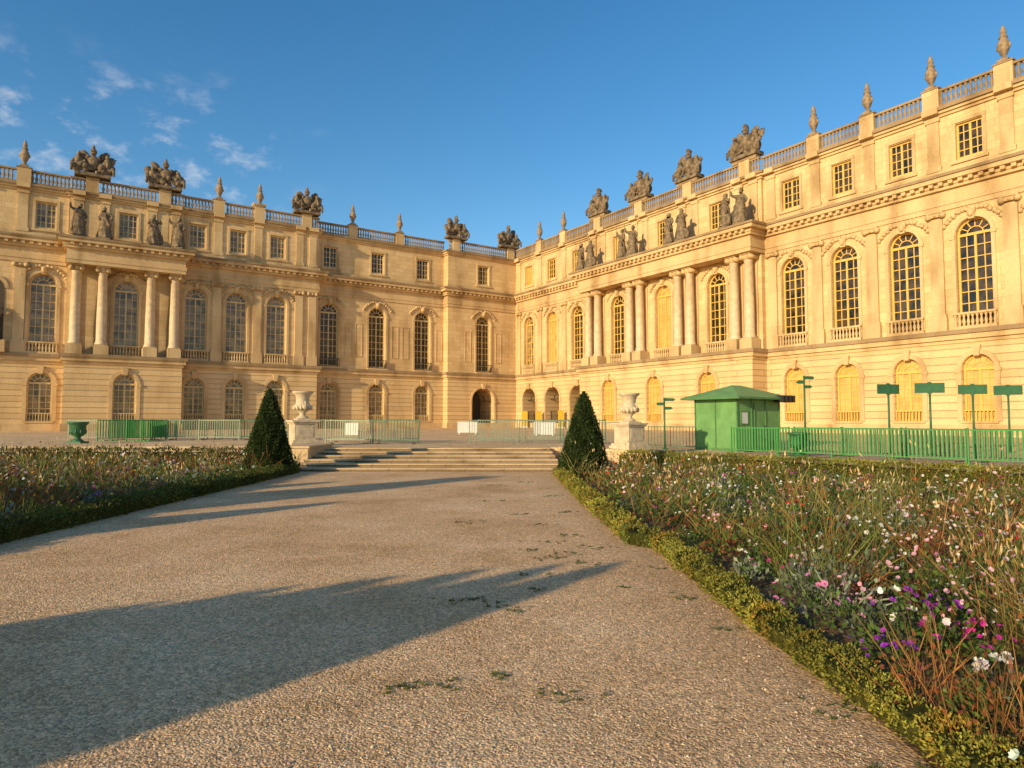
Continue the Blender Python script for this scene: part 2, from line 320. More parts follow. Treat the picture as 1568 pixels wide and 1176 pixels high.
# ------------------------------------------------------------------ sculpture
def skin_mesh(V,E,Rad):
    me=bpy.data.meshes.new('sk'); me.from_pydata(V,E,[]); o=bpy.data.objects.new('sk',me); scene.collection.objects.link(o)
    md=o.modifiers.new('s','SKIN'); 
    for i,r in enumerate(Rad):
        me.skin_vertices[0].data[i].radius=(r,r) if not hasattr(r,'__len__') else r
        me.skin_vertices[0].data[i].use_root=(i==0)
    ss=o.modifiers.new('b','SUBSURF'); ss.levels=1; ss.render_levels=1
    dg=bpy.context.evaluated_depsgraph_get(); ev=o.evaluated_get(dg); m=ev.to_mesh()
    vs=[tuple(v.co) for v in m.vertices]; fs=[tuple(p.vertices) for p in m.polygons]; ev.to_mesh_clear()
    bpy.data.objects.remove(o); bpy.data.meshes.remove(me); return vs,fs
def figure(mb,H=2.8,pose=0,mat=0,off=(0,0,0)):
    k=H/1.8; lean=[.05,-.05,.0][pose%3]
    V=[(0,0,.95),(0,.0,1.15),(lean,0,1.35),(lean*1.2,0,1.48),(lean*1.4,.02,1.6),(lean*1.4,.03,1.72),
       (.21,0,1.42),(.34,-.02,1.18),(.24,.2,1.02),(-.21,0,1.42),(-.37,.02,1.2),(-.32,.16,.98),
       (.1,0,.9),(.13,.08,.5),(.12,.0,.06),(.12,.14,.03),(-.1,0,.9),(-.12,0,.5),(-.13,-.05,.06),(-.13,.1,.03)]
    if pose==1: V[7]=(.42,.05,1.5);V[8]=(.48,.12,1.78)
    if pose==2: V[10]=(-.4,.1,1.3);V[11]=(-.2,.25,1.45)
    E=[(0,1),(1,2),(2,3),(3,4),(4,5),(2,6),(6,7),(7,8),(2,9),(9,10),(10,11),(0,12),(12,13),(13,14),(14,15),(0,16),(16,17),(17,18),(18,19)]
    Rr=[.17,.155,.18,.08,.105,.10,.095,.08,.06,.095,.08,.06,.11,.085,.055,.04,.11,.085,.055,.04]
    vs,fs=skin_mesh([(x,y,z) for x,y,z in V],E,Rr)
    mb.add([(x*k+off[0],y*k+off[1],z*k+off[2]) for x,y,z in vs],fs,mat,True)
    seg=28; prof=[(.38,.02),(.33,.25),(.28,.55),(.26,.8),(.245,.98),(.21,1.12),(.24,1.3),(.19,1.42),(.08,1.47)]
    pts=[];F=[]
    for i,(r,h) in enumerate(prof):
        for j in range(seg):
            a=2*math.pi*j/seg; f=1+.20*math.sin(a*7+h*5+pose*2)*(1-h/1.7)+.08*math.sin(a*13+h*9)
            pts.append(((r*f*math.cos(a)+lean*h*.6)*k+off[0],(r*.76*f*math.sin(a)+.02)*k+off[1],h*k+off[2]))
    for i in range(len(prof)-1):
        for j in range(seg): j2=(j+1)%seg; F.append((i*seg+j,i*seg+j2,(i+1)*seg+j2,(i+1)*seg+j))
    mb.add(pts,F,mat,True)
    for t in range(7): mb.ell((( -.24+.06*t)*k+off[0],(.15-.005*t)*k+off[1],(.75+.1*t)*k+off[2]),(.11*k,.07*k,.12*k),mat,rot=(0,.6,0),noise=.12,seg=8,rings=5)
    for t in range(6): mb.ell(((.3-.02*t)*k+off[0],(-.05)*k+off[1],(.3+.17*t)*k+off[2]),(.09*k,.1*k,.16*k),mat,noise=.15,seg=8,rings=5)
    mb.ell((lean*1.4*k+off[0],-.02*k+off[1],1.71*k+off[2]),(.12*k,.125*k,.115*k),mat,noise=.1,seg=9,rings=6)
    mb.ell((lean*1.4*k+off[0],.135*k+off[1],1.66*k+off[2]),(.018*k,.03*k,.03*k),mat,seg=6,rings=4)
stat=[]
for p in range(3):
    m_=MB(); m_.box(-.5,.5,-.42,.42,0,.18,0); figure(m_,2.75,p,0,(0,0,.18)); 
    if p==1: m_.tube((.75,.2,.2),(.75,.2,3.3),.03,.025,6,0)
    if p==2: m_.ell((-.5,.1,.7),(.3,.25,.5),0,noise=.1)
    stat.append(m_.mesh('statue_mesh',[M_sculpt]))
def trophy(seed):
    random.seed(seed); m=MB(); m.box(-1.25,1.25,-.5,.5,0,.25,0)
    m.ell((0,0,1.15),(.48,.38,.6),0,noise=.06); m.ell((-.4,0,1.5),(.24,.25,.24),0,noise=.1); m.ell((.4,0,1.5),(.24,.25,.24),0,noise=.1)
    m.tube((0,0,1.5),(0,0,1.85),.15,.13,8,0); m.ell((0,.02,2.0),(.25,.28,.28),0); m.ell((0,-.04,2.32),(.11,.38,.2),0,noise=.15); m.ell((0,.2,1.98),(.25,.18,.05),0)
    for i in range(9): m.tube((-.36+.09*i,.05,.75),(-.42+.105*i,.1,.35),.07,.05,6,0)
    sg=random.choice((-1,1))
    for s_ in(-1,1):
        m.ell((s_*.8,.2,.85),(.5,.12,.55),0,rot=(.25,s_*.5,0)); m.ell((s_*.8,.32,.87),(.18,.1,.2),0)
        for j in range(2):
            a=math.radians(32+j*24+random.uniform(-5,5)); L=1.6+random.uniform(-.2,.2)+(.25 if s_==sg else 0)
            e=(s_*math.sin(a)*L,-.1-.08*j,.5+math.cos(a)*L)
            m.tube((0,-.1-.08*j,.5),e,.05,.045,6,0)
            m.ell((e[0]*.72,e[1],.5+(e[2]-.5)*.78),(.46,.13,.3),0,rot=(0,s_*(-.9+.2*j),0),noise=.2)
        x=s_*random.uniform(1.0,1.2); hh=random.uniform(.95,1.15)
        m.ell((x,.1,.65),(.34,.32,.42),0,noise=.08); m.ell((x-s_*.08,.1,1.08*hh),(.29,.25,.36),0,rot=(0,-s_*.3,0),noise=.08); m.ell((x-s_*.12,.14,1.5*hh),(.155,.17,.19),0,noise=.05)
        m.tube((x,.15,.55),(x+s_*.32,.45,.75),.17,.13,8,0); m.tube((x+s_*.32,.45,.75),(x+s_*.36,.42,.25),.12,.09,8,0)
        m.tube((x+s_*.17,.1,1.2),(x+s_*.42,.2,.9),.11,.08,7,0); m.tube((x+s_*.42,.2,.9),(x+s_*.2,.45,.8),.08,.06,7,0)
    for i in range(22): m.ell((random.uniform(-1.0,1.0),random.uniform(-.1,.4),random.uniform(.3,1.1)),(random.uniform(.12,.28),.18,random.uniform(.12,.28)),0,noise=.2,seg=8,rings=5)
    return m.mesh('trophy_mesh',[M_sculpt])
tro=[trophy(s) for s in(1,2,3,5)]
m_=MB(); m_.box(-.3,.3,-.3,.3,0,.16,0)
m_.lathe(0,0,.16,[(.24,0),(.26,.06),(.14,.16),(.12,.28),(.2,.38),(.31,.7),(.33,.95),(.29,1.15),(.2,1.24),(.18,1.3),(.24,1.36),(.24,1.42),(.17,1.5),(.15,1.62),(.18,1.72),(.13,1.9),(.06,2.1),(.02,2.18)],14,0)
for s_ in(-1,1): m_.ell((s_*.3,0,.98),(.1,.08,.16),0,noise=.1,seg=7,rings=5)
urn=m_.mesh('urn_mesh',[M_urn])
AR=math.atan2(N2[1],N2[0])-math.pi/2
AL=math.atan2(R2[1],R2[0])-math.pi/2
ZR=24.45
for a in(5.75,10.85,44.6,49.1,53.7,58.2,62.8,67.3,71.9,76.4): place(urn,'stone_urn',W(a,.08,ZR),AR,1.1)
for b in(16.8,22.9): place(urn,'stone_urn',W(-1.12,b,ZR),AL,1.1)
for b in(33.95,38.1,55.0,58.9,63.1,67.3,71.5): place(urn,'stone_urn',W(.08,b,ZR),AL,1.1)
for i,a in enumerate(prs): place(tro[i],'stone_trophy',W(a,.25,24.6),AR,(1.15,1.15,1.28))
for i,b in enumerate((1.3,9.4,28.8)): place(tro[(i+1)%4],'stone_trophy',W(.1,b,ZR),AL,(1.15,1.15,1.25))
for i,b in enumerate((43.3,49.6)): place(tro[i*3],'stone_trophy',W(.33,b,ZR),AL,(1.2,1.2,1.28))
for i,a in enumerate(cl): place(stat[(i*2+i//3)%3],'statue',W(a,2.25,18.0),AR+(.25 if i%2 else -.25),1.1)
for i,b in enumerate(cl2): place(stat[(i+1)%3],'statue',W(2.25,b,18.0),AL+(.3 if i%2 else -.3),1.1)
place(stat[0],'statue',W(.5,57,8.2),AL,1.15)
# ------------------------------------------------------------------ ground
def gravel_mat(name,c1,c2,c3,scale=62,vs=.75,dirt=None):
    m,nt,b=newmat(name); L=nt.links.new; tc=N(nt,'ShaderNodeTexCoord')
    v=N(nt,'ShaderNodeTexVoronoi'); v.inputs['Scale'].default_value=scale; v.inputs['Randomness'].default_value=1; L(tc.outputs['Object'],v.inputs['Vector'])
    n=N(nt,'ShaderNodeTexNoise'); n.inputs['Scale'].default_value=.5; n.inputs['Detail'].default_value=10; n.inputs['Roughness'].default_value=.7; L(tc.outputs['Object'],n.inputs['Vector'])
    nf=N(nt,'ShaderNodeTexNoise'); nf.inputs['Scale'].default_value=14; nf.inputs['Detail'].default_value=10; nf.inputs['Roughness'].default_value=.72; L(tc.outputs['Object'],nf.inputs['Vector'])
    r=ramp(nt,[(.36,c1),(.5,c2),(.64,c3)]); L(n.outputs[0],r.inputs[0]); o=r.outputs[0]
    if dirt:
        s=N(nt,'ShaderNodeSeparateXYZ'); L(tc.outputs['Object'],s.inputs[0])
        ma=N(nt,'ShaderNodeMath',operation='MULTIPLY_ADD'); L(n.outputs[0],ma.inputs[0]); ma.inputs[1].default_value=3.2; L(s.outputs[0],ma.inputs[2])
        mr=N(nt,'ShaderNodeMapRange',interpolation_type='SMOOTHSTEP'); mr.inputs[1].default_value=2.5; mr.inputs[2].default_value=3.8; mr.inputs[4].default_value=.65; L(ma.outputs[0],mr.inputs[0])
        o=mixc(nt,'MIX',mr.outputs[0],o,dirt)
    rv=ramp(nt,[(.0,(.42,.39,.37)),(.5,(1,1,1)),(1.,(1.6,1.55,1.5))])
    sep=N(nt,'ShaderNodeSeparateColor'); L(v.outputs['Color'],sep.inputs[0]); L(sep.outputs[0],rv.inputs[0])
    o=mixc(nt,'MULTIPLY',vs,o,rv.outputs[0])
    rn=ramp(nt,[(.3,(.58,.55,.52)),(.65,(1.22,1.18,1.14))]); L(nf.outputs[0],rn.inputs[0])
    o=mixc(nt,'MULTIPLY',.8,o,rn.outputs[0]); L(o,b.inputs['Base Color']); b.inputs['Roughness'].default_value=.95; b.inputs['Specular IOR Level'].default_value=.05
    ad=N(nt,'ShaderNodeMath',operation='MULTIPLY_ADD'); L(v.outputs['Distance'],ad.inputs[0]); ad.inputs[1].default_value=-.7; L(nf.outputs[0],ad.inputs[2])
    bp=N(nt,'ShaderNodeBump'); bp.inputs['Strength'].default_value=.75; bp.inputs['Distance'].default_value=.02; L(ad.outputs[0],bp.inputs['Height']); L(bp.outputs[0],b.inputs['Normal'])
    return m
M_gravel=gravel_mat('gravel_mat',(.60,.375,.185),(.77,.505,.275),(.85,.60,.35),dirt=(.50,.31,.15))
M_terr=gravel_mat('terrace_gravel_mat',(.64,.43,.23),(.74,.52,.29),(.80,.58,.34),25)
M_soil=gravel_mat('soil_mat',(.12,.07,.038),(.18,.11,.06),(.24,.155,.085),30)
M_grass=flat_mat('lawn_mat',(.13,.155,.03),rough=.9,var=.5,scale=5,bump=.6)
def sheet(name,pts,z,mat):
    me=bpy.data.meshes.new(name); me.from_pydata([(x,y,z) for x,y in pts],[],[list(range(len(pts)))]); me.materials.append(mat)
    o=bpy.data.objects.new(name,me); scene.collection.objects.link(o); return o
sheet('ground',[(-1500,-1500),(1500,-1500),(1500,1500),(-1500,1500)],0,M_gravel)
def hT(x,y):
    c=lambda t:max(0,min(1,t)); return .65+.2*c((y-30)/45)-.3*c((x-3.5)/4)*c((46-y)/14)
def yf(x):
    if x<1.7: return 27.15
    if x<4.3: return 27.15-(x-1.7)/2.6*.6
    return 26.55-(x-4.3)*1.28
xs=list(np.arange(-160,-10,10))+list(np.arange(-10,1.7,1.9))+[1.7,3,4.3]+list(np.arange(5,34,1.0))+list(np.arange(35,170,10))
ys=[0,.03]+list(np.linspace(.06,1,34)**1.3)
V=[];F=[]
for x in xs:
    V.append((x,yf(x),-.1))
    for t in ys: y=yf(x)+(200-yf(x))*t; V.append((x,y,hT(x,y)))
n=len(ys)+1
for i in range(len(xs)-1):
    for j in range(n-1): F.append((i*n+j,(i+1)*n+j,(i+1)*n+j+1,i*n+j+1))
me=bpy.data.meshes.new('terrace'); me.from_pydata(V,[],F); me.materials.append(M_terr); place(me,'terrace_ground',(0,0,0))
# steps
M_step=stone_mat('step_stone',(.64,.48,.29),mortar=.012,width=1.3,course=4,dark=.5,bump=.3,stain=1.)
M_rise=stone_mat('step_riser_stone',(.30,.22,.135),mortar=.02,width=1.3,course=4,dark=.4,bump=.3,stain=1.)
mb=MB()
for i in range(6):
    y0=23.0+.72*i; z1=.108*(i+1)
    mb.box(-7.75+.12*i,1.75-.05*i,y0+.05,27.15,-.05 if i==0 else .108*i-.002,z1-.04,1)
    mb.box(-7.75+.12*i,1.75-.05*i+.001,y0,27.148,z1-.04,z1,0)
mb.box(-8.3,-7.4,24.6,27.9,0,.72,0); mb.box(-8.36,-7.34,24.54,27.96,.72,.8,0)
mb.box(1.9,2.5,24.6,27.5,0,.72,0)
mb.obj('stone_steps',[M_step,M_rise])
mb=MB(); mb.box(-30,-8.3,26.9,27.145,-.05,.70,0); mb.obj('terrace_retaining_wall',[M_step])
# ------------------------------------------------------------------ leaves / plants
def leafmat(name,rough=.6,trans=.25):
    m,nt,b=newmat(name); L=nt.links.new; a=N(nt,'ShaderNodeAttribute'); a.attribute_name='Col'; L(a.outputs['Color'],b.inputs['Base Color'])
    b.inputs['Roughness'].default_value=rough; b.inputs['Specular IOR Level'].default_value=.2
    t=N(nt,'ShaderNodeBsdfTranslucent'); L(a.outputs['Color'],t.inputs[0]); mx=N(nt,'ShaderNodeMixShader'); mx.inputs[0].default_value=trans
    L(b.outputs[0],mx.inputs[1]); L(t.outputs[0],mx.inputs[2]); L(mx.outputs[0],nt.nodes['Material Output'].inputs[0]); return m
M_leaf=leafmat('plant_leaves'); 
def nrm(v): return v/np.maximum(np.linalg.norm(v,axis=1,keepdims=True),1e-9)
class LM:
    def __init__(s): s.P=[];s.C=[]
    def leaves(s,base,d,l,w,col,side=None,wp=.5):
        if side is None: side=nrm(np.cross(d,rng.normal(size=d.shape)))
        l=np.asarray(l).reshape(-1,1) if np.ndim(l) else l; w=np.asarray(w).reshape(-1,1) if np.ndim(w) else w
        P=np.stack([base,base+d*l*wp+side*w*.5,base+d*l,base+d*l*wp-side*w*.5],1)
        s.P.append(P); s.C.append(np.repeat(col[:,None,:],4,1))
    def mesh(s,name,mat=M_leaf):
        P=np.concatenate(s.P).reshape(-1,3); C=np.concatenate(s.C).reshape(-1,3); n=len(P)//4
        me=bpy.data.meshes.new(name); me.from_pydata(P.tolist(),[],np.arange(4*n).reshape(-1,4).tolist()); me.materials.append(mat)
        ca=me.color_attributes.new('Col','FLOAT_COLOR','POINT'); ca.data.foreach_set('color',np.concatenate([np.clip(C,0,1),np.ones((len(C),1))],1).astype(np.float32).ravel())
        return me
def cvar(col,n,v=.35):
    c=np.array(col)[None,:]*(1+v*rng.uniform(-1,1,(n,1)))*(1+.12*rng.uniform(-1,1,(n,3))); return c
def sunny(n): return nrm(rng.normal(size=(n,3)))
def bush(lm,x,y,z,R,H,n,size,col,v=.4,up=.4):
    q=sunny(n); q[:,2]=np.abs(q[:,2]); r=rng.uniform(.35,1,(n,1))**.6; lump=1+.2*np.sin(q[:,0:1]*7+x*3)*np.cos(q[:,1:2]*6+y)
    p=q*r*lump*np.array([R,R,H])+np.array([x,y,z]); d=nrm(q+rng.normal(size=(n,3))*.6+np.array([0,0,up]))
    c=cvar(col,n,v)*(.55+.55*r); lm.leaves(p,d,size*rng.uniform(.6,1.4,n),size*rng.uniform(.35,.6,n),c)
def grass(lm,x,y,z,R,H,n,col,w=.008,spread=.5):
    b=np.stack([x+rng.normal(0,R*.35,n),y+rng.normal(0,R*.35,n),np.full(n,z)],1)
    d=nrm(np.stack([rng.normal(0,spread,n),rng.normal(0,spread,n),np.ones(n)],1)); l=H*rng.uniform(.5,1.1,n); c=cvar(col,n,.35)
    side=nrm(np.cross(d,rng.normal(size=d.shape))); lm.leaves(b,d,l*.6,w,c,side,wp=.8)
    d2=nrm(d+np.array([0,0,-.25])+rng.normal(size=d.shape)*.1); lm.leaves(b+d*(l*.5)[:,None],d2,l*.55,w*1.1,c*1.1,side,wp=.3)
def blooms(lm,pos,size,col,pet=6,centre=(.55,.35,.04),v=.12,cup=.25):
    n=len(pos); nn=nrm(rng.normal(size=(n,3))*.45+np.array([-.25,-.35,1])); t1=nrm(np.cross(nn,rng.normal(size=(n,3)))); t2=np.cross(nn,t1)
    c=cvar(col,n,v); sz=size*rng.uniform(.7,1.3,n)
    for k in range(pet):
        a=2*math.pi*k/pet; d=nrm(t1*math.cos(a)+t2*math.sin(a)+nn*cup+rng.normal(size=(n,3))*.08); side=nrm(np.cross(d,nn))
        lm.leaves(pos,d,sz*rng.uniform(.85,1.1,n),sz*1.1 if pet<6 else sz*.8,c*rng.uniform(.85,1.1,(n,1)),side,wp=.62)
    if centre is not None:
        for k in range(2): 
            a=k*math.pi/2; d=t1*math.cos(a)+t2*math.sin(a); lm.leaves(pos+nn*(size*.12)-d*(sz*.2)[:,None],d,sz*.4,sz*.4,cvar(centre,n,.1),t2*math.cos(a)-t1*math.sin(a))
def stems(lm,pos,z0,col=(.09,.14,.04)):
    n=len(pos); b=pos.copy(); b[:,2]=z0; b[:,:2]+=rng.normal(0,.03,(n,2)); d=pos-b; l=np.linalg.norm(d,axis=1); lm.leaves(b,nrm(d),l,.006,cvar(col,n,.2))
G=(.085,.135,.026)
def dome_pts(x,y,z,R,H,n,j=.04):
    a=rng.uniform(0,6.283,n); r=R*np.sqrt(rng.uniform(0,1,n)); return np.stack([x+r*np.cos(a),y+r*np.sin(a),z+H*(1-.35*(r/R)**2)+rng.uniform(-j,j*1.5,n)],1)
def plant(lm,kind,x,y,z,s,q):
    Q=lambda k:max(3,int(k*q)); ls=1/math.sqrt(q)
    ls=min(ls,2.6)
    if kind=='daisy':
        bush(lm,x,y,z,.26*s,.34*s,Q(150),.05*ls,G); p=dome_pts(x,y,z,.28*s,.43*s,Q(12),.07); stems(lm,p,z); blooms(lm,p,.021*ls**.5,(.80,.77,.68),6)
    elif kind=='gaura':
        bush(lm,x,y,z,.24*s,.32*s,Q(120),.045*ls,(.11,.14,.035)); grass(lm,x,y,z,.3*s,.6*s,Q(22),(.18,.14,.05),.005,.4)
        p=dome_pts(x,y,z,.32*s,.50*s,Q(26),.14); blooms(lm,p,.014*ls**.5,(.80,.68,.58),4,None)
    elif kind=='petunia':
        bush(lm,x,y,z,.28*s,.24*s,Q(150),.05*ls,G); p=dome_pts(x,y,z,.28*s,.27*s,Q(16)); c=random.choice([(.66,.03,.30),(.42,.03,.45),(.28,.03,.36),(.36,.05,.45),(.74,.25,.48)]); blooms(lm,p,.025*ls**.45,c,5,(.1,.02,.08),cup=.35)
    elif kind=='red':
        bush(lm,x,y,z,.22*s,.3*s,Q(140),.05*ls,(.08,.14,.025)); p=dome_pts(x,y,z,.2*s,.36*s,Q(8),.06); stems(lm,p,z); blooms(lm,p,.025*ls**.45,(.66,.03,.025),6,None,cup=.6)
    elif kind=='white':
        bush(lm,x,y,z,.25*s,.28*s,Q(150),.055*ls,G); p=dome_pts(x,y,z,.22*s,.34*s,Q(6),.06); stems(lm,p,z); blooms(lm,p,.034*ls**.3,(.82,.79,.72),7,None,cup=.5); blooms(lm,p+np.array([0,0,.01]),.023,(.82,.8,.74),5,None,cup=1.2)
    elif kind=='silver':
        bush(lm,x,y,z,.23*s,.28*s,Q(150),.06*ls,(.24,.27,.18),up=.8,v=.25); grass(lm,x,y,z,.2*s,.36*s,Q(30),(.27,.30,.2),.014,.6)
    elif kind=='grass':
        grass(lm,x,y,z,.24*s,.62*s,Q(140),(.17,.18,.04),.007*ls**.6,.45)
    elif kind=='brown':
        bush(lm,x,y,z,.28*s,.44*s,Q(200),.045*ls,(.24,.08,.03)); grass(lm,x,y,z,.25*s,.62*s,Q(50),(.34,.16,.05),.006*ls**.6,.4)
    elif kind=='plume':
        bush(lm,x,y,z,.2*s,.26*s,Q(70),.05*ls,(.14,.15,.035)); grass(lm,x,y,z,.24*s,.58*s,Q(100),(.34,.26,.08),.006*ls**.6,.5); p=dome_pts(x,y,z,.3*s,.58*s,Q(28),.1); n=len(p); lm.leaves(p,nrm(rng.normal(size=(n,3))*.25+np.array([0,0,1])),.09*ls**.3,.02*ls**.5,cvar((.68,.47,.22),n,.2))
    elif kind=='pink':
        bush(lm,x,y,z,.26*s,.34*s,Q(140),.05*ls,G); p=dome_pts(x,y,z,.26*s,.44*s,Q(20),.08); blooms(lm,p,.018*ls**.5,(.78,.40,.46),5,None)
    elif kind=='yellow':
        bush(lm,x,y,z,.22*s,.32*s,Q(120),.05*ls,(.14,.17,.025)); p=dome_pts(x,y,z,.22*s,.36*s,Q(12)); blooms(lm,p,.020*ls**.5,(.75,.42,.04),6,(.3,.12,.02))
    else: bush(lm,x,y,z,.29*s,.42*s,Q(240),.048*ls,random.choice([(.05,.09,.022),(.10,.145,.03),(.15,.165,.035),(.11,.13,.08)]))
kinds=['daisy','gaura','petunia','red','white','silver','grass','brown','plume','pink','yellow','leafy']
def edgeR(y): return 1.35+(23-y)*.037 if y>9.9 else (2.02 if y<9.2 else 1.84+(9.9-y)*.26)
def hedgeline(x): return 26-(x-4.25)*1.29
def fill_bed(inside,x0,x1,y0,y1,name,pk,tall=1.0):
    lm=LM(); y=y0
    while y<y1:
        sp=.28+.007*y; x=x0
        while x<x1:
            px=x+rng.uniform(-.5,.5)*sp; py=y+rng.uniform(-.5,.5)*sp
            if inside(px,py) and rng.uniform()>.16:
                patch=math.sin(px*1.3+py*.9)+math.sin(px*.6-py*1.7+2)+.8*math.sin(px*2.7+1)
                q=max(.12,min(1.7,(4.5/max(py,2.5))**1.15)); w=np.array(pk(px,py,patch)); w=w/w.sum()
                kd=kinds[rng.choice(12,p=w)]
                s=float(np.clip(rng.lognormal(.0,.33),.5,1.9))*tall*(1.+.22*math.sin(px*1.1+py*1.5)*math.cos(px*.5-py*.8))
                plant(lm,kd,px,py,.03,s,q)
            x+=sp
        y+=sp
    return place(lm.mesh(name),name,(0,0,0))
def pkR(x,y,p):
    w=[1.7,2.1,.7,.45,.9,1.2,1.7,2.2,1.8,1.2,.35,3.8]
    if p>.7: w[2]=2.6;w[3]=1.5;w[9]=2
    if p<-1: w[7]=5;w[5]=1.6;w[6]=2.4
    if 3.6<y<5.6 and 2.3<x<3.4: w=[.3,.2,6,2.0,1,.5,.5,.6,0,1.5,0,2.2]
    if y<4.0 and x>2.3: w=[1,.5,1.6,.5,4,1.5,.6,.8,0,1.5,0,2]
    if 5.6<y<7.5 and 2.1<x<2.9: w=[1,.8,1.3,.8,.6,4,.8,1,0,.8,0,2.0]
    if y>12: w[8]=2.6;w[3]=1.3;w[4]=1.2;w[7]=2.4
    return w
def bank(x,y): return hedgeline(x)-1.2-max(0,min(2.6,(x-4.5)*.6))
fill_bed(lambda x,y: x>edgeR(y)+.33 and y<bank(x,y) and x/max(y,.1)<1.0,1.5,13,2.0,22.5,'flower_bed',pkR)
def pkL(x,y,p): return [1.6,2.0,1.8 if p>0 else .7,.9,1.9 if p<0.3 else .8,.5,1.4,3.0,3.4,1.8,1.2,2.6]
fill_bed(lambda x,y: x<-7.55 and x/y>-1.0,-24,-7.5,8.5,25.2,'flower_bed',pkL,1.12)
sheet('bed_soil',[(2.0,1),(16,1),(20,3),(4.4,25.2),(1.6,22.6),(1.75,14.),(2.0,9.9),(2.2,9.2)],.012,M_soil)
sheet('lawn',[(3.9,24.6),(5.8,20.9),(8.2,16.9),(9.9,14.6),(14.,9.4),(22,-.6),(26,1),(12.0,16.0),(4.4,25.4)],.026,M_grass)
sheet('bed_soil',[(-7.4,-8),(-7.4,22.8),(-8.4,26.4),(-40,26.4),(-40,-8)],.012,M_soil)
lm=LM(); n=26000; t=rng.uniform(0,1,n); x=4.2+t*10.5; y=hedgeline(x)-.5-rng.uniform(0,1,n)*(.8+np.clip((x-4.5)*.6,0,2.6)); 
lm.leaves(np.stack([x,y,np.full(n,.02)],1),nrm(np.stack([rng.normal(0,.4,n),rng.normal(0,.4,n),np.ones(n)],1)),rng.uniform(.04,.10,n),.022,cvar((.17,.19,.035),n,.4)); place(lm.mesh('lawn_grass'),'lawn_grass',(0,0,0))
# hedges
def hedge(name,pts,w,h,dens,size,col,z=0,rough=1.0):
    lm=LM(); mbh=MB()
    for (x0,y0),(x1,y1) in zip(pts[:-1],pts[1:]):
        a=np.array([x0,y0]);b=np.array([x1,y1]);L_=np.linalg.norm(b-a);d=(b-a)/L_;nn=np.array([-d[1],d[0]])
        k=int(L_*(w+2*h)*dens)
        t=rng.uniform(0,L_,k); s=rng.uniform(-(w/2+h),w/2+h,k)
        wob=1+rough*(.10*np.sin(t*5+x0)+.08*np.sin(t*13.+s*9)+.07*np.sin(t*29+s*17))
        top=np.abs(s)<w/2
        off=np.where(top,s,np.sign(s)*w/2*wob); zz=np.where(top,h*wob,(h-(np.abs(s)-w/2))*wob)
        zz=zz-np.where(top,(np.abs(s)/(w/2))**4*h*.18,0)
        P=np.stack([a[0]+d[0]*t+nn[0]*off,a[1]+d[1]*t+nn[1]*off,z+np.maximum(zz,.01)],1)+rng.normal(0,size*.45,(k,3))
        out=np.stack([np.where(top,0,nn[0]*np.sign(s)),np.where(top,0,nn[1]*np.sign(s)),np.where(top,1.,.3)],1)
        c=cvar(col,k,.4)*(1+.25*np.sin(t*2.3+1))[:,None]
        br=(np.sin(t*3.7+1)+np.sin(t*9.1+s*11)+rng.normal(0,.6,k)>1.5); c[br]=c[br]*np.array([1.15,.75,.7])
        lm.leaves(P,nrm(out+rng.normal(size=(k,3))*.85),size*rng.uniform(.6,1.6,k),size*rng.uniform(.4,.8,k),c)
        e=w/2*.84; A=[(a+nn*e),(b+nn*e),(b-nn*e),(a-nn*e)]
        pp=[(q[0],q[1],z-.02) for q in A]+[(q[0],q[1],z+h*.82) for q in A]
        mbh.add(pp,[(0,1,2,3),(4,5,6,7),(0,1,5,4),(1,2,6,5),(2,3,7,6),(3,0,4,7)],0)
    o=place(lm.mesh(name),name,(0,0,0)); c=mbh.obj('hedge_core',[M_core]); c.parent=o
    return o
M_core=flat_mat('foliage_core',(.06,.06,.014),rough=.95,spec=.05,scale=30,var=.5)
BX=(.27,.25,.04)
hedge('box_hedge',[(2.28,.8),(2.24,3.4),(2.10,5.5)],.27,.15,5400,.019,BX,0,1.6)
hedge('box_hedge',[(2.10,5.5),(2.02,9.25)],.27,.16,3600,.025,BX,0,1.6)
hedge('box_hedge',[(2.02,9.25),(1.74,9.4),(1.72,9.9)],.27,.2,1800,.036,(.14,.16,.03))
hedge('box_hedge',[(1.74,9.9),(1.60,14.5),(1.5,21.8)],.3,.2,1100,.045,BX,0,1.4)
hedge('box_hedge',[(-7.25,0),(-7.25,8)],.3,.24,300,.06,(.09,.11,.02))
hedge('box_hedge',[(-7.25,8),(-7.25,14)],.32,.26,1100,.045,(.10,.12,.02),0,1.4)
hedge('box_hedge',[(-7.25,14),(-7.2,22.6)],.32,.28,700,.055,(.10,.12,.02),0,1.4)
hedge('boxwood_hedge',[(4.3,25.5),(12.2,15.6),(20,5.8)],.95,.56,520,.06,(.22,.21,.03),0,.5)
hedge('boxwood_hedge',[(-8.7,26.0),(-30,26.0)],.8,.62,300,.075,(.07,.09,.02),0,.5)
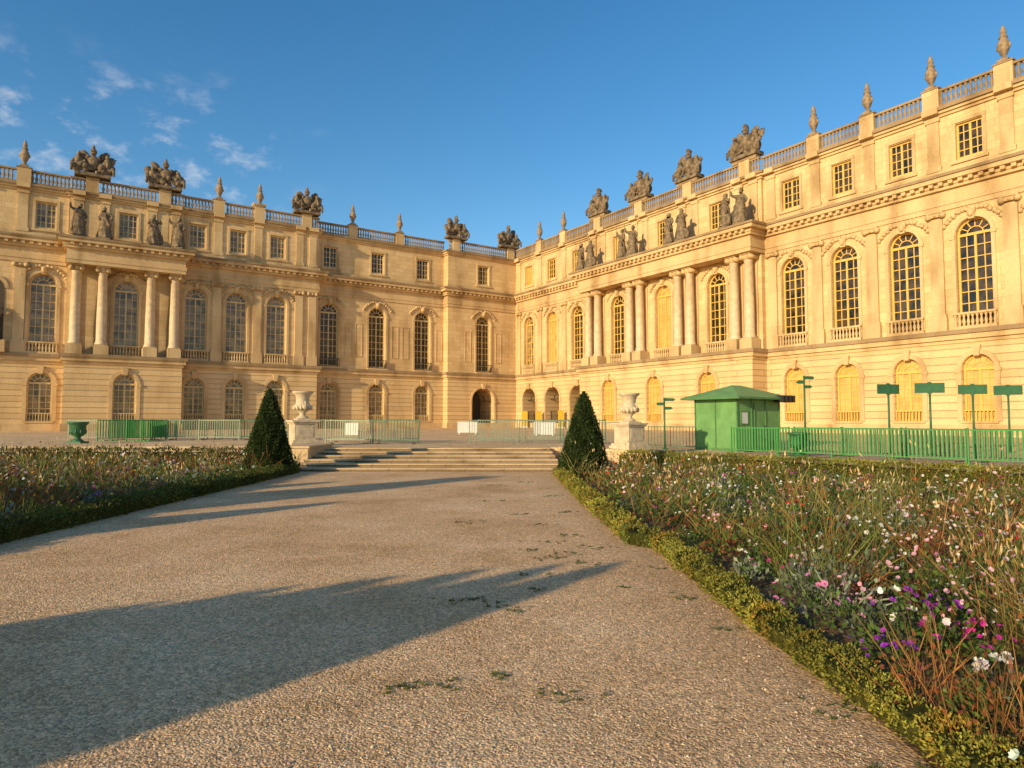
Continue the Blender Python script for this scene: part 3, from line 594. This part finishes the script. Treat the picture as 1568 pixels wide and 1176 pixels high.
# topiary cones
def yew(H,R,n,size):
    lm=LM(); h=rng.uniform(0,1,n); h=1-np.sqrt(1-h*.995); a=rng.uniform(0,6.283,n)
    prof=R*np.clip(1-h,0,1)**.8*np.minimum(1,.82+h*3); lump=1+.05*np.sin(a*5+h*9)+.05*np.sin(a*11-h*23)+rng.normal(0,.03,n)
    r=prof*lump; P=np.stack([r*np.cos(a),r*np.sin(a),.12+h*(H-.12)],1); out=np.stack([np.cos(a),np.sin(a),np.full(n,.5)],1)
    c=cvar((.045,.07,.016),n,.55)*(1+.35*np.sin(a*4+h*17))[:,None]
    lm.leaves(P,nrm(out+rng.normal(size=(n,3))*.8),size*rng.uniform(.6,1.5,n),size*rng.uniform(.3,.6,n),c)
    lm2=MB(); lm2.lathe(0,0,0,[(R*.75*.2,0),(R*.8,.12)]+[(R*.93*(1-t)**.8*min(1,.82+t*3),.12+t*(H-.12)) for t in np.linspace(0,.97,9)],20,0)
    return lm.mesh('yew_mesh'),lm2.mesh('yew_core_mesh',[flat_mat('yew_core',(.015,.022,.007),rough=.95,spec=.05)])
ym,yc=yew(2.85,.76,16000,.06)
def put_yew(x,y,s=1,sw=1):
    o=place(ym,'topiary_yew',(x,y,0),rng.uniform(0,6),(sw,sw,s)); c=place(yc,'core',(0,0,0)); c.parent=o
put_yew(-7.85,21.9,1,1); put_yew(2.22,20.9,.95,1.0)
for x,y,s,sw in((-7.55,-1.6,1.33,1.1),(-8.1,-1.5,1.30,1.15),(-8.7,-1.45,1.26,1.2),(-9.4,-1.5,1.22,1.25),(-10.2,-1.75,1.19,1.25),(-11.1,-2.2,1.17,1.3),(-12.2,-2.7,1.15,1.3),(-10.3,10.6,1.44,1.4),(-11.3,8.9,1.66,1.6),(-10.6,6.6,1.05,1.3),(-12.8,7.2,1.2,1.5),(-14.2,8.9,1.4,1.5),(-19,13.5,1.2,1.3),(-23,18,1.15,1.)): put_yew(x,y,s,sw)  # unseen yews added out of frame, massed to shape the gravel shadows
# weeds
lm=LM()
for x,y,s in[(-.7,4.4,.5),(-.45,4.45,.8),(.3,4.3,.7),(-.1,4.6,.4),(-.5,6.6,1),(-.3,6.4,.8),(0,6.2,.7),(.25,6.9,.6),(.4,8.5,1),(.65,8.8,.9),(.15,9.0,.7),(.9,8.2,.6),(-.7,11.5,1),(.6,11.2,.8),(.1,12.5,.8),(1.0,12.8,1),(-.4,14.5,1),(.9,15.5,1),(1.1,7.0,.4),(1.85,4.1,.8),(1.95,3.4,.8),(1.8,5.6,.6),(-.5,18,1),(.3,19,1),(.8,10.2,1),(.2,7.6,.6),(1.7,6.6,.7),(1.75,7.9,.8),(.55,9.6,.8),(1.1,9.2,.8)]:
    for k in range(int(9*s)+3):
        px,py=x+rng.normal(0,.15*s),y+rng.normal(0,.09*s); n=12
        b=np.tile([px,py,.004],(n,1)); d=nrm(np.stack([rng.normal(0,1,n),rng.normal(0,1,n),rng.uniform(.1,.7,n)],1)); lm.leaves(b,d,rng.uniform(.015,.045,n),.008,cvar((.11,.13,.03),n,.4))
place(lm.mesh('weeds'),'weeds',(0,0,0))
# loose stones
n=46000; y=3.0+9*rng.uniform(0,1,n)**1.6; x=rng.uniform(-1,1,n)*(y*.8); k=(x<1.95)&(x>-7); x=x[k];y=y[k];n=len(x)
s=rng.uniform(.003,.0078,n)*(1+.8*(rng.uniform(0,1,n)>.95)); ang=rng.uniform(0,6.28,n)
ring_=np.array([(1,0,0),(.2,.8,0),(-.9,.3,0),(-.5,-.8,0),(.5,-.7,0),(.1,0,.7)])
ca,sa=np.cos(ang),np.sin(ang)
P=np.zeros((n,6,3)); jit=1+.25*rng.normal(size=(n,6,1))
rr=ring_[None]*jit*s[:,None,None]
P[:,:,0]=rr[:,:,0]*ca[:,None]-rr[:,:,1]*sa[:,None]+x[:,None]; P[:,:,1]=rr[:,:,0]*sa[:,None]+rr[:,:,1]*ca[:,None]+y[:,None]; P[:,:,2]=rr[:,:,2]+.001
tri=np.array([(0,1,5),(1,2,5),(2,3,5),(3,4,5),(4,0,5)]); F=(tri[None]+np.arange(n)[:,None,None]*6).reshape(-1,3)
me=bpy.data.meshes.new('gravel_stones'); me.from_pydata(P.reshape(-1,3).tolist(),[],F.tolist())
M_peb=leafmat('pebble_mat',.9,0); me.materials.append(M_peb); ca_=me.color_attributes.new('Col','FLOAT_COLOR','POINT')
cc=np.array([.62,.44,.28])[None]*rng.uniform(.5,1.35,(n,1))*(1+.08*rng.normal(size=(n,3))); cc=np.repeat(cc,6,0); ca_.data.foreach_set('color',np.concatenate([np.clip(cc,0,.8),np.ones((len(cc),1))],1).astype(np.float32).ravel())
place(me,'gravel_stones',(0,0,0))
# ------------------------------------------------------------------ garden furniture
m_=MB()
m_.box(-.62,.62,-.62,.62,-.3,.16,0);m_.box(-.56,.56,-.56,.56,.16,.26,0);m_.box(-.46,.46,-.46,.46,.26,.98,0);m_.box(-.36,.36,-.475,.475,.36,.88,0);m_.box(-.475,.475,-.36,.36,.36,.88,0);m_.box(-.52,.52,-.52,.52,.98,1.06,0);m_.box(-.58,.58,-.58,.58,1.06,1.14,0);m_.box(-.3,.3,-.3,.3,1.14,1.22,0)
m_.lathe(0,0,1.22,[(.27,0),(.28,.05),(.2,.09),(.13,.15),(.12,.22),(.17,.25),(.16,.28),(.27,.34),(.37,.44),(.40,.55),(.38,.60),(.31,.63),(.29,.70),(.29,.92),(.33,1.04),(.42,1.12),(.46,1.16),(.46,1.21),(.40,1.22),(.36,1.15),(.3,1.05),(.01,1.0)],28,0)
for s_ in(-1,1):
    for i in range(7):
        t0=-.9+1.8*i/7;t1=-.9+1.8*(i+1)/7
        f=lambda t:(s_*(.34+.13*math.cos(t*1.5)),0,1.22+.63+.14*t)
        m_.tube(f(t0),f(t1),.035,.035,7,0)
    m_.ell((s_*.38,0,1.22+.5),(.09,.12,.1),0,noise=.15)
for k in range(14):
    a=2*math.pi*k/14; m_.ell((.385*math.cos(a),.385*math.sin(a),1.22+.48),(.055,.055,.11),0,seg=6,rings=5)
vase=m_.mesh('vase_mesh',[M_vase])
place(vase,'stone_vase_on_pedestal',(-8.95,28.9,.66),AR,.95); place(vase,'stone_vase_on_pedestal',(4.75,27.4,.57),AR,.93)
M_green=flat_mat('green_paint',(.07,.29,.07),rough=.45,var=.15); M_greenD=flat_mat('dark_green_paint',(.035,.13,.055),rough=.45,var=.2)
M_kiosk=flat_mat('kiosk_green',(.15,.32,.10),rough=.5,var=.2,scale=2)
M_kioskD=flat_mat('kiosk_trim_green',(.09,.22,.07),rough=.5,var=.2)
M_grey=flat_mat('galvanised_steel',(.26,.32,.22),rough=.45,metal=.2,var=.2); M_white=flat_mat('white_panel',(.68,.66,.6),rough=.6,var=.1); M_yel=flat_mat('yellow_paint',(.62,.42,.03),rough=.5,var=.1)
def barrier(mats,bar=.016,sp=.13,panel=False,feet=True):
    m=MB(); L=2.2
    m.box(-L/2,L/2,-.02,.02,1.06,1.10,0); m.box(-L/2,L/2,-.018,.018,.16,.19,0)
    for s_ in(-1,1):
        m.box(s_*L/2-.02,s_*L/2+.02,-.025,.025,0,1.13,0)
        m.box(s_*(L/2-.25)-.02,s_*(L/2-.25)+.02,-.3,.3,0,.04,0)
    k=int(L/sp)
    for i in range(1,k): u=-L/2+L*i/k; m.box(u-bar/2,u+bar/2,-bar/2,bar/2,.19,1.06,0)
    if panel: m.box(-.35,.35,-.035,-.022,.35,.95,1)
    return m.mesh('barrier_mesh',mats)
bg=barrier([M_green],.042,.125); bgd=barrier([M_greenD],.03,.14); bgr=barrier([M_grey],.022,.12); bw=barrier([M_grey,M_white],.022,.12,True)
def run(me,p0,p1,jit=.0,seq=None):
    p0=np.array(p0);p1=np.array(p1);L=np.linalg.norm(p1-p0);k=max(1,int(round(L/2.25)));a=math.atan2(*(p1-p0)[::-1])
    for i in range(k):
        c=p0+(p1-p0)*(i+.5)/k; m=me if seq is None else seq[i%len(seq)]
        place(m,'crowd_barrier',(c[0]+rng.normal(0,jit),c[1]+rng.normal(0,jit),hT(*c)+.0),a+rng.normal(0,jit*.8))
Ru=R2[:2]
p=np.array([9.15,28.3]); run(bg,p,p+Ru*22,.04); run(bgd,p+np.array([1.2,1.6]),p+np.array([1.2,1.6])+Ru*20,.1)
run(bgd,(6.0,32.5),(9.0,31.4),.05)
run(bgr,(-23.6,36.0),(-10.2,36.8),.08,[bgr,bgd,bgr]); run(bgd,(-22,38.0),(-12,38.4),.1)
run(bgr,(-9.2,32.2),(-3.9,31.0),.1,[bgr,bgd,bgr]); run(bgr,(-2.0,31.2),(2.6,31.6),.1,[bgr,bgr]); run(bgr,(-8.9,33.6),(-4.4,33.3),.12,[bw,bgr]); run(bgr,(2.6,33),(6.0,33),.08,[bgd,bgr]); run(bgr,(-1.6,34),(2.8,34.4),.14,[bgr,bw])
for i in range(4): place(bg,'crowd_barrier',(-20.2+.5*i,35.0+.3*i,.67),.9+.1*i)
# ticket cabin
A0=np.array([10.05,30.2]); zc=hT(10,30)
mc=MB((A0[0],A0[1],zc),-R2,-N2); a_,b_=2.45,3.1
mc.box(0,a_,0,b_,-.2,.12,1); mc.box(.03,a_-.03,.03,b_-.03,.12,2.35,0)
for u in(.0,a_/2-.03,a_-.06): mc.box(u,u+.06,-.01,.03,.12,2.35,1)
for u in(.0,1.0,2.0,b_-.06): mc.box(-.01,.03,u,u+.06,.12,2.35,1)
mc.box(-.012,.03,.3,.72,1.25,1.75,2); mc.box(-.02,.03,.26,.30,1.2,1.8,1); mc.box(-.02,.03,.72,.76,1.2,1.8,1); mc.box(-.021,.03,.26,.76,1.75,1.8,1);mc.box(-.021,.03,.26,.76,1.2,1.25,1)
mc.box(-.02,.03,1.2,1.22,.15,2.2,1); mc.box(-.04,.0,1.9,1.94,1.0,1.15,3)
e=.46; zt=2.35; mc.box(-e,a_+e,-e,b_+e,zt,zt+.09,1)
c1=(a_/2,b_/2-.35,zt+.7);c2=(a_/2,b_/2+.35,zt+.7); q=[(-e,-e,zt+.09),(a_+e,-e,zt+.09),(a_+e,b_+e,zt+.09),(-e,b_+e,zt+.09)]
mc.add(q+[c1,c2],[(0,1,4),(1,2,5,4),(2,3,5),(3,0,4,5)],0)
for i in range(4): mc.box(-e-.1,-e+.35,b_-.6+i*.28,b_-.45+i*.28,zt-.12,zt+.2,3)
mc.obj('green_ticket_kiosk',[M_kiosk,M_kioskD,M_white,M_iron])
def post(x,y,h,ang,kind):
    m=MB(); m.tube((0,0,-.1),(0,0,h),.045,.04,8,0); m.lathe(0,0,-.05,[(.16,0),(.16,.08),(.06,.12)],10,0)
    if kind=='board':
        m.box(-.52,-.06,-.03,.03,h-.42,h-.02,0); m.box(.06,.52,-.03,.03,h-.42,h-.02,0); m.box(-.06,.06,-.05,.05,h-.46,h+.02,0)
    else:
        for i,(s_,l) in enumerate(((1,.42),(-1,.3),(1,.3))):
            z=h-.08-.2*i; m.add([(0,-.02,z-.07),(s_*l,-.02,z-.07),(s_*(l+.1),-.02,z),(s_*l,-.02,z+.07),(0,-.02,z+.07),(0,.02,z-.07),(s_*l,.02,z-.07),(s_*(l+.1),.02,z),(s_*l,.02,z+.07),(0,.02,z+.07)],[(0,1,2,3,4),(9,8,7,6,5),(0,5,6,1),(1,6,7,2),(2,7,8,3),(3,8,9,4)],0)
    m.obj('signpost',[M_greenD],loc=(x,y,hT(x,y)),rz=ang)
for x,y in((15.6,28.0),(16.7,27.0),(19.3,28.3),(21.3,29)): post(x,y,2.9,rng.uniform(-.35,.25),'board')
post(12.9,29.8,3.35,.2,'arrow'); post(7.1,31.5,2.4,.0,'arrow')
m_=MB(); m_.box(-.3,.3,-.3,.3,0,.08,0); m_.lathe(0,0,.08,[(.26,0),(.2,.06),(.12,.12),(.12,.2),(.25,.28),(.3,.4),(.3,.66),(.38,.76),(.42,.8),(.40,.84),(.33,.8),(.02,.74)],18,0)
for k in range(10): a=k*.628; m_.ell((.29*math.cos(a),.29*math.sin(a),.5),(.04,.04,.12),0,seg=6,rings=4)
pl=m_.mesh('planter_mesh',[M_greenD]); place(pl,'cast_iron_planter',(11.0,26.0,hT(11.,26.)),0,1); place(pl,'cast_iron_planter',(-20.5,32,.66),0,1.1)
m_=MB(); m_.box(-.45,.45,-.05,.05,.2,2.3,0); m_.box(-.5,.5,-.25,.25,0,.2,1); m_.box(-.35,.35,-.055,-.05,1.1,2.1,1)
yb=m_.mesh('board_mesh',[M_yel,M_white])
for a in(3.4,6.6,11.2):
    w=W(a,.9); place(yb,'yellow_information_board',(w[0],w[1],.84),AR+1.1,(.8,1,.95))
m_=MB(); m_.box(-.9,.9,-.04,.04,.15,1.1,0); m_.box(-.8,-.7,-.3,.3,0,.15,0); m_.box(.7,.8,-.3,.3,0,.15,0); m_.box(-.95,.95,-.06,.06,1.1,1.16,0)
wp=m_.mesh('wpanel_mesh',[M_white])
for x,y in((-3.3,50),(2.2,46)): place(wp,'white_hoarding_panel',(x,y,hT(x,y)),.1,.8)
# ------------------------------------------------------------------ light, sky, camera
az=math.radians(42); el=math.radians(15.5)
d=Vector((math.sin(az)*math.cos(el),math.cos(az)*math.cos(el),-math.sin(el)))
sl=bpy.data.lights.new('sun','SUN'); sl.energy=5; sl.angle=math.radians(.53); sl.color=(1,.79,.47)
so=bpy.data.objects.new('sun',sl); scene.collection.objects.link(so); so.rotation_euler=d.to_track_quat('-Z','Y').to_euler()
w=bpy.data.worlds.new('World'); scene.world=w; w.use_nodes=True; nt=w.node_tree; L=nt.links.new
bgn=nt.nodes['Background']; sky=N(nt,'ShaderNodeTexSky'); sky.sky_type='NISHITA'; sky.sun_disc=False; sky.sun_elevation=el; sky.sun_rotation=math.atan2(-d.x,-d.y)%(2*math.pi)
sky.air_density=1.0; sky.dust_density=.4; sky.ozone_density=1.5
hs=N(nt,'ShaderNodeHueSaturation'); hs.inputs['Saturation'].default_value=1.38; hs.inputs['Value'].default_value=1.35; L(sky.outputs[0],hs.inputs['Color'])
tc=N(nt,'ShaderNodeTexCoord'); sx=N(nt,'ShaderNodeSeparateXYZ'); L(tc.outputs['Generated'],sx.inputs[0])
def mth(op,a,b=None,c=None):
    m=N(nt,'ShaderNodeMath',operation=op)
    for i,v in enumerate((a,b,c)):
        if v is None: continue
        if hasattr(v,'links'): L(v,m.inputs[i])
        else: m.inputs[i].default_value=v
    return m.outputs[0]
mpc=N(nt,'ShaderNodeMapping'); mpc.inputs['Scale'].default_value=(1,1,1.7); mpc.inputs['Rotation'].default_value=(.25,.1,0); mpc.inputs['Location'].default_value=(.37,.1,.22); L(tc.outputs['Generated'],mpc.inputs[0])
nz=N(nt,'ShaderNodeTexNoise'); nz.inputs['Scale'].default_value=19; nz.inputs['Detail'].default_value=9; nz.inputs['Roughness'].default_value=.6; L(mpc.outputs[0],nz.inputs['Vector'])
mr=N(nt,'ShaderNodeMapRange',interpolation_type='SMOOTHSTEP'); mr.inputs[1].default_value=.50; mr.inputs[2].default_value=.80; L(nz.outputs[0],mr.inputs[0])
def band_(v,a,b,c,d_):
    m1=N(nt,'ShaderNodeMapRange',interpolation_type='SMOOTHSTEP'); m1.inputs[1].default_value=a; m1.inputs[2].default_value=b; L(v,m1.inputs[0])
    m2=N(nt,'ShaderNodeMapRange',interpolation_type='SMOOTHSTEP'); m2.inputs[1].default_value=c; m2.inputs[2].default_value=d_; m2.inputs[3].default_value=1; m2.inputs[4].default_value=0; L(v,m2.inputs[0])
    return mth('MULTIPLY',m1.outputs[0],m2.outputs[0])
ra=mth('DIVIDE',sx.outputs[0],mth('MAXIMUM',sx.outputs[1],.05))
mask=mth('MULTIPLY',band_(ra,-1.1,-.8,-.42,-.25),band_(sx.outputs[2],.22,.30,.36,.45))
fac=mth('MULTIPLY',mth('MULTIPLY',mr.outputs[0],mask),.8)
mx=N(nt,'ShaderNodeMix'); mx.data_type='RGBA'; L(fac,mx.inputs[0]); L(hs.outputs[0],mx.inputs[6]); mx.inputs[7].default_value=(5.2,5.5,6.0,1)
L(mx.outputs[2],bgn.inputs['Color']); bgn.inputs['Strength'].default_value=.135
cam=bpy.data.cameras.new('camera'); co=bpy.data.objects.new('camera',cam); scene.collection.objects.link(co); scene.camera=co
co.location=(0,0,1.7); co.rotation_euler=(math.radians(90+3.153),0,0); cam.sensor_width=36; cam.lens=1035/1568*36; cam.clip_end=5000; cam.clip_start=.05
scene.view_settings.view_transform='Standard'; scene.view_settings.look='None'; scene.view_settings.exposure=0
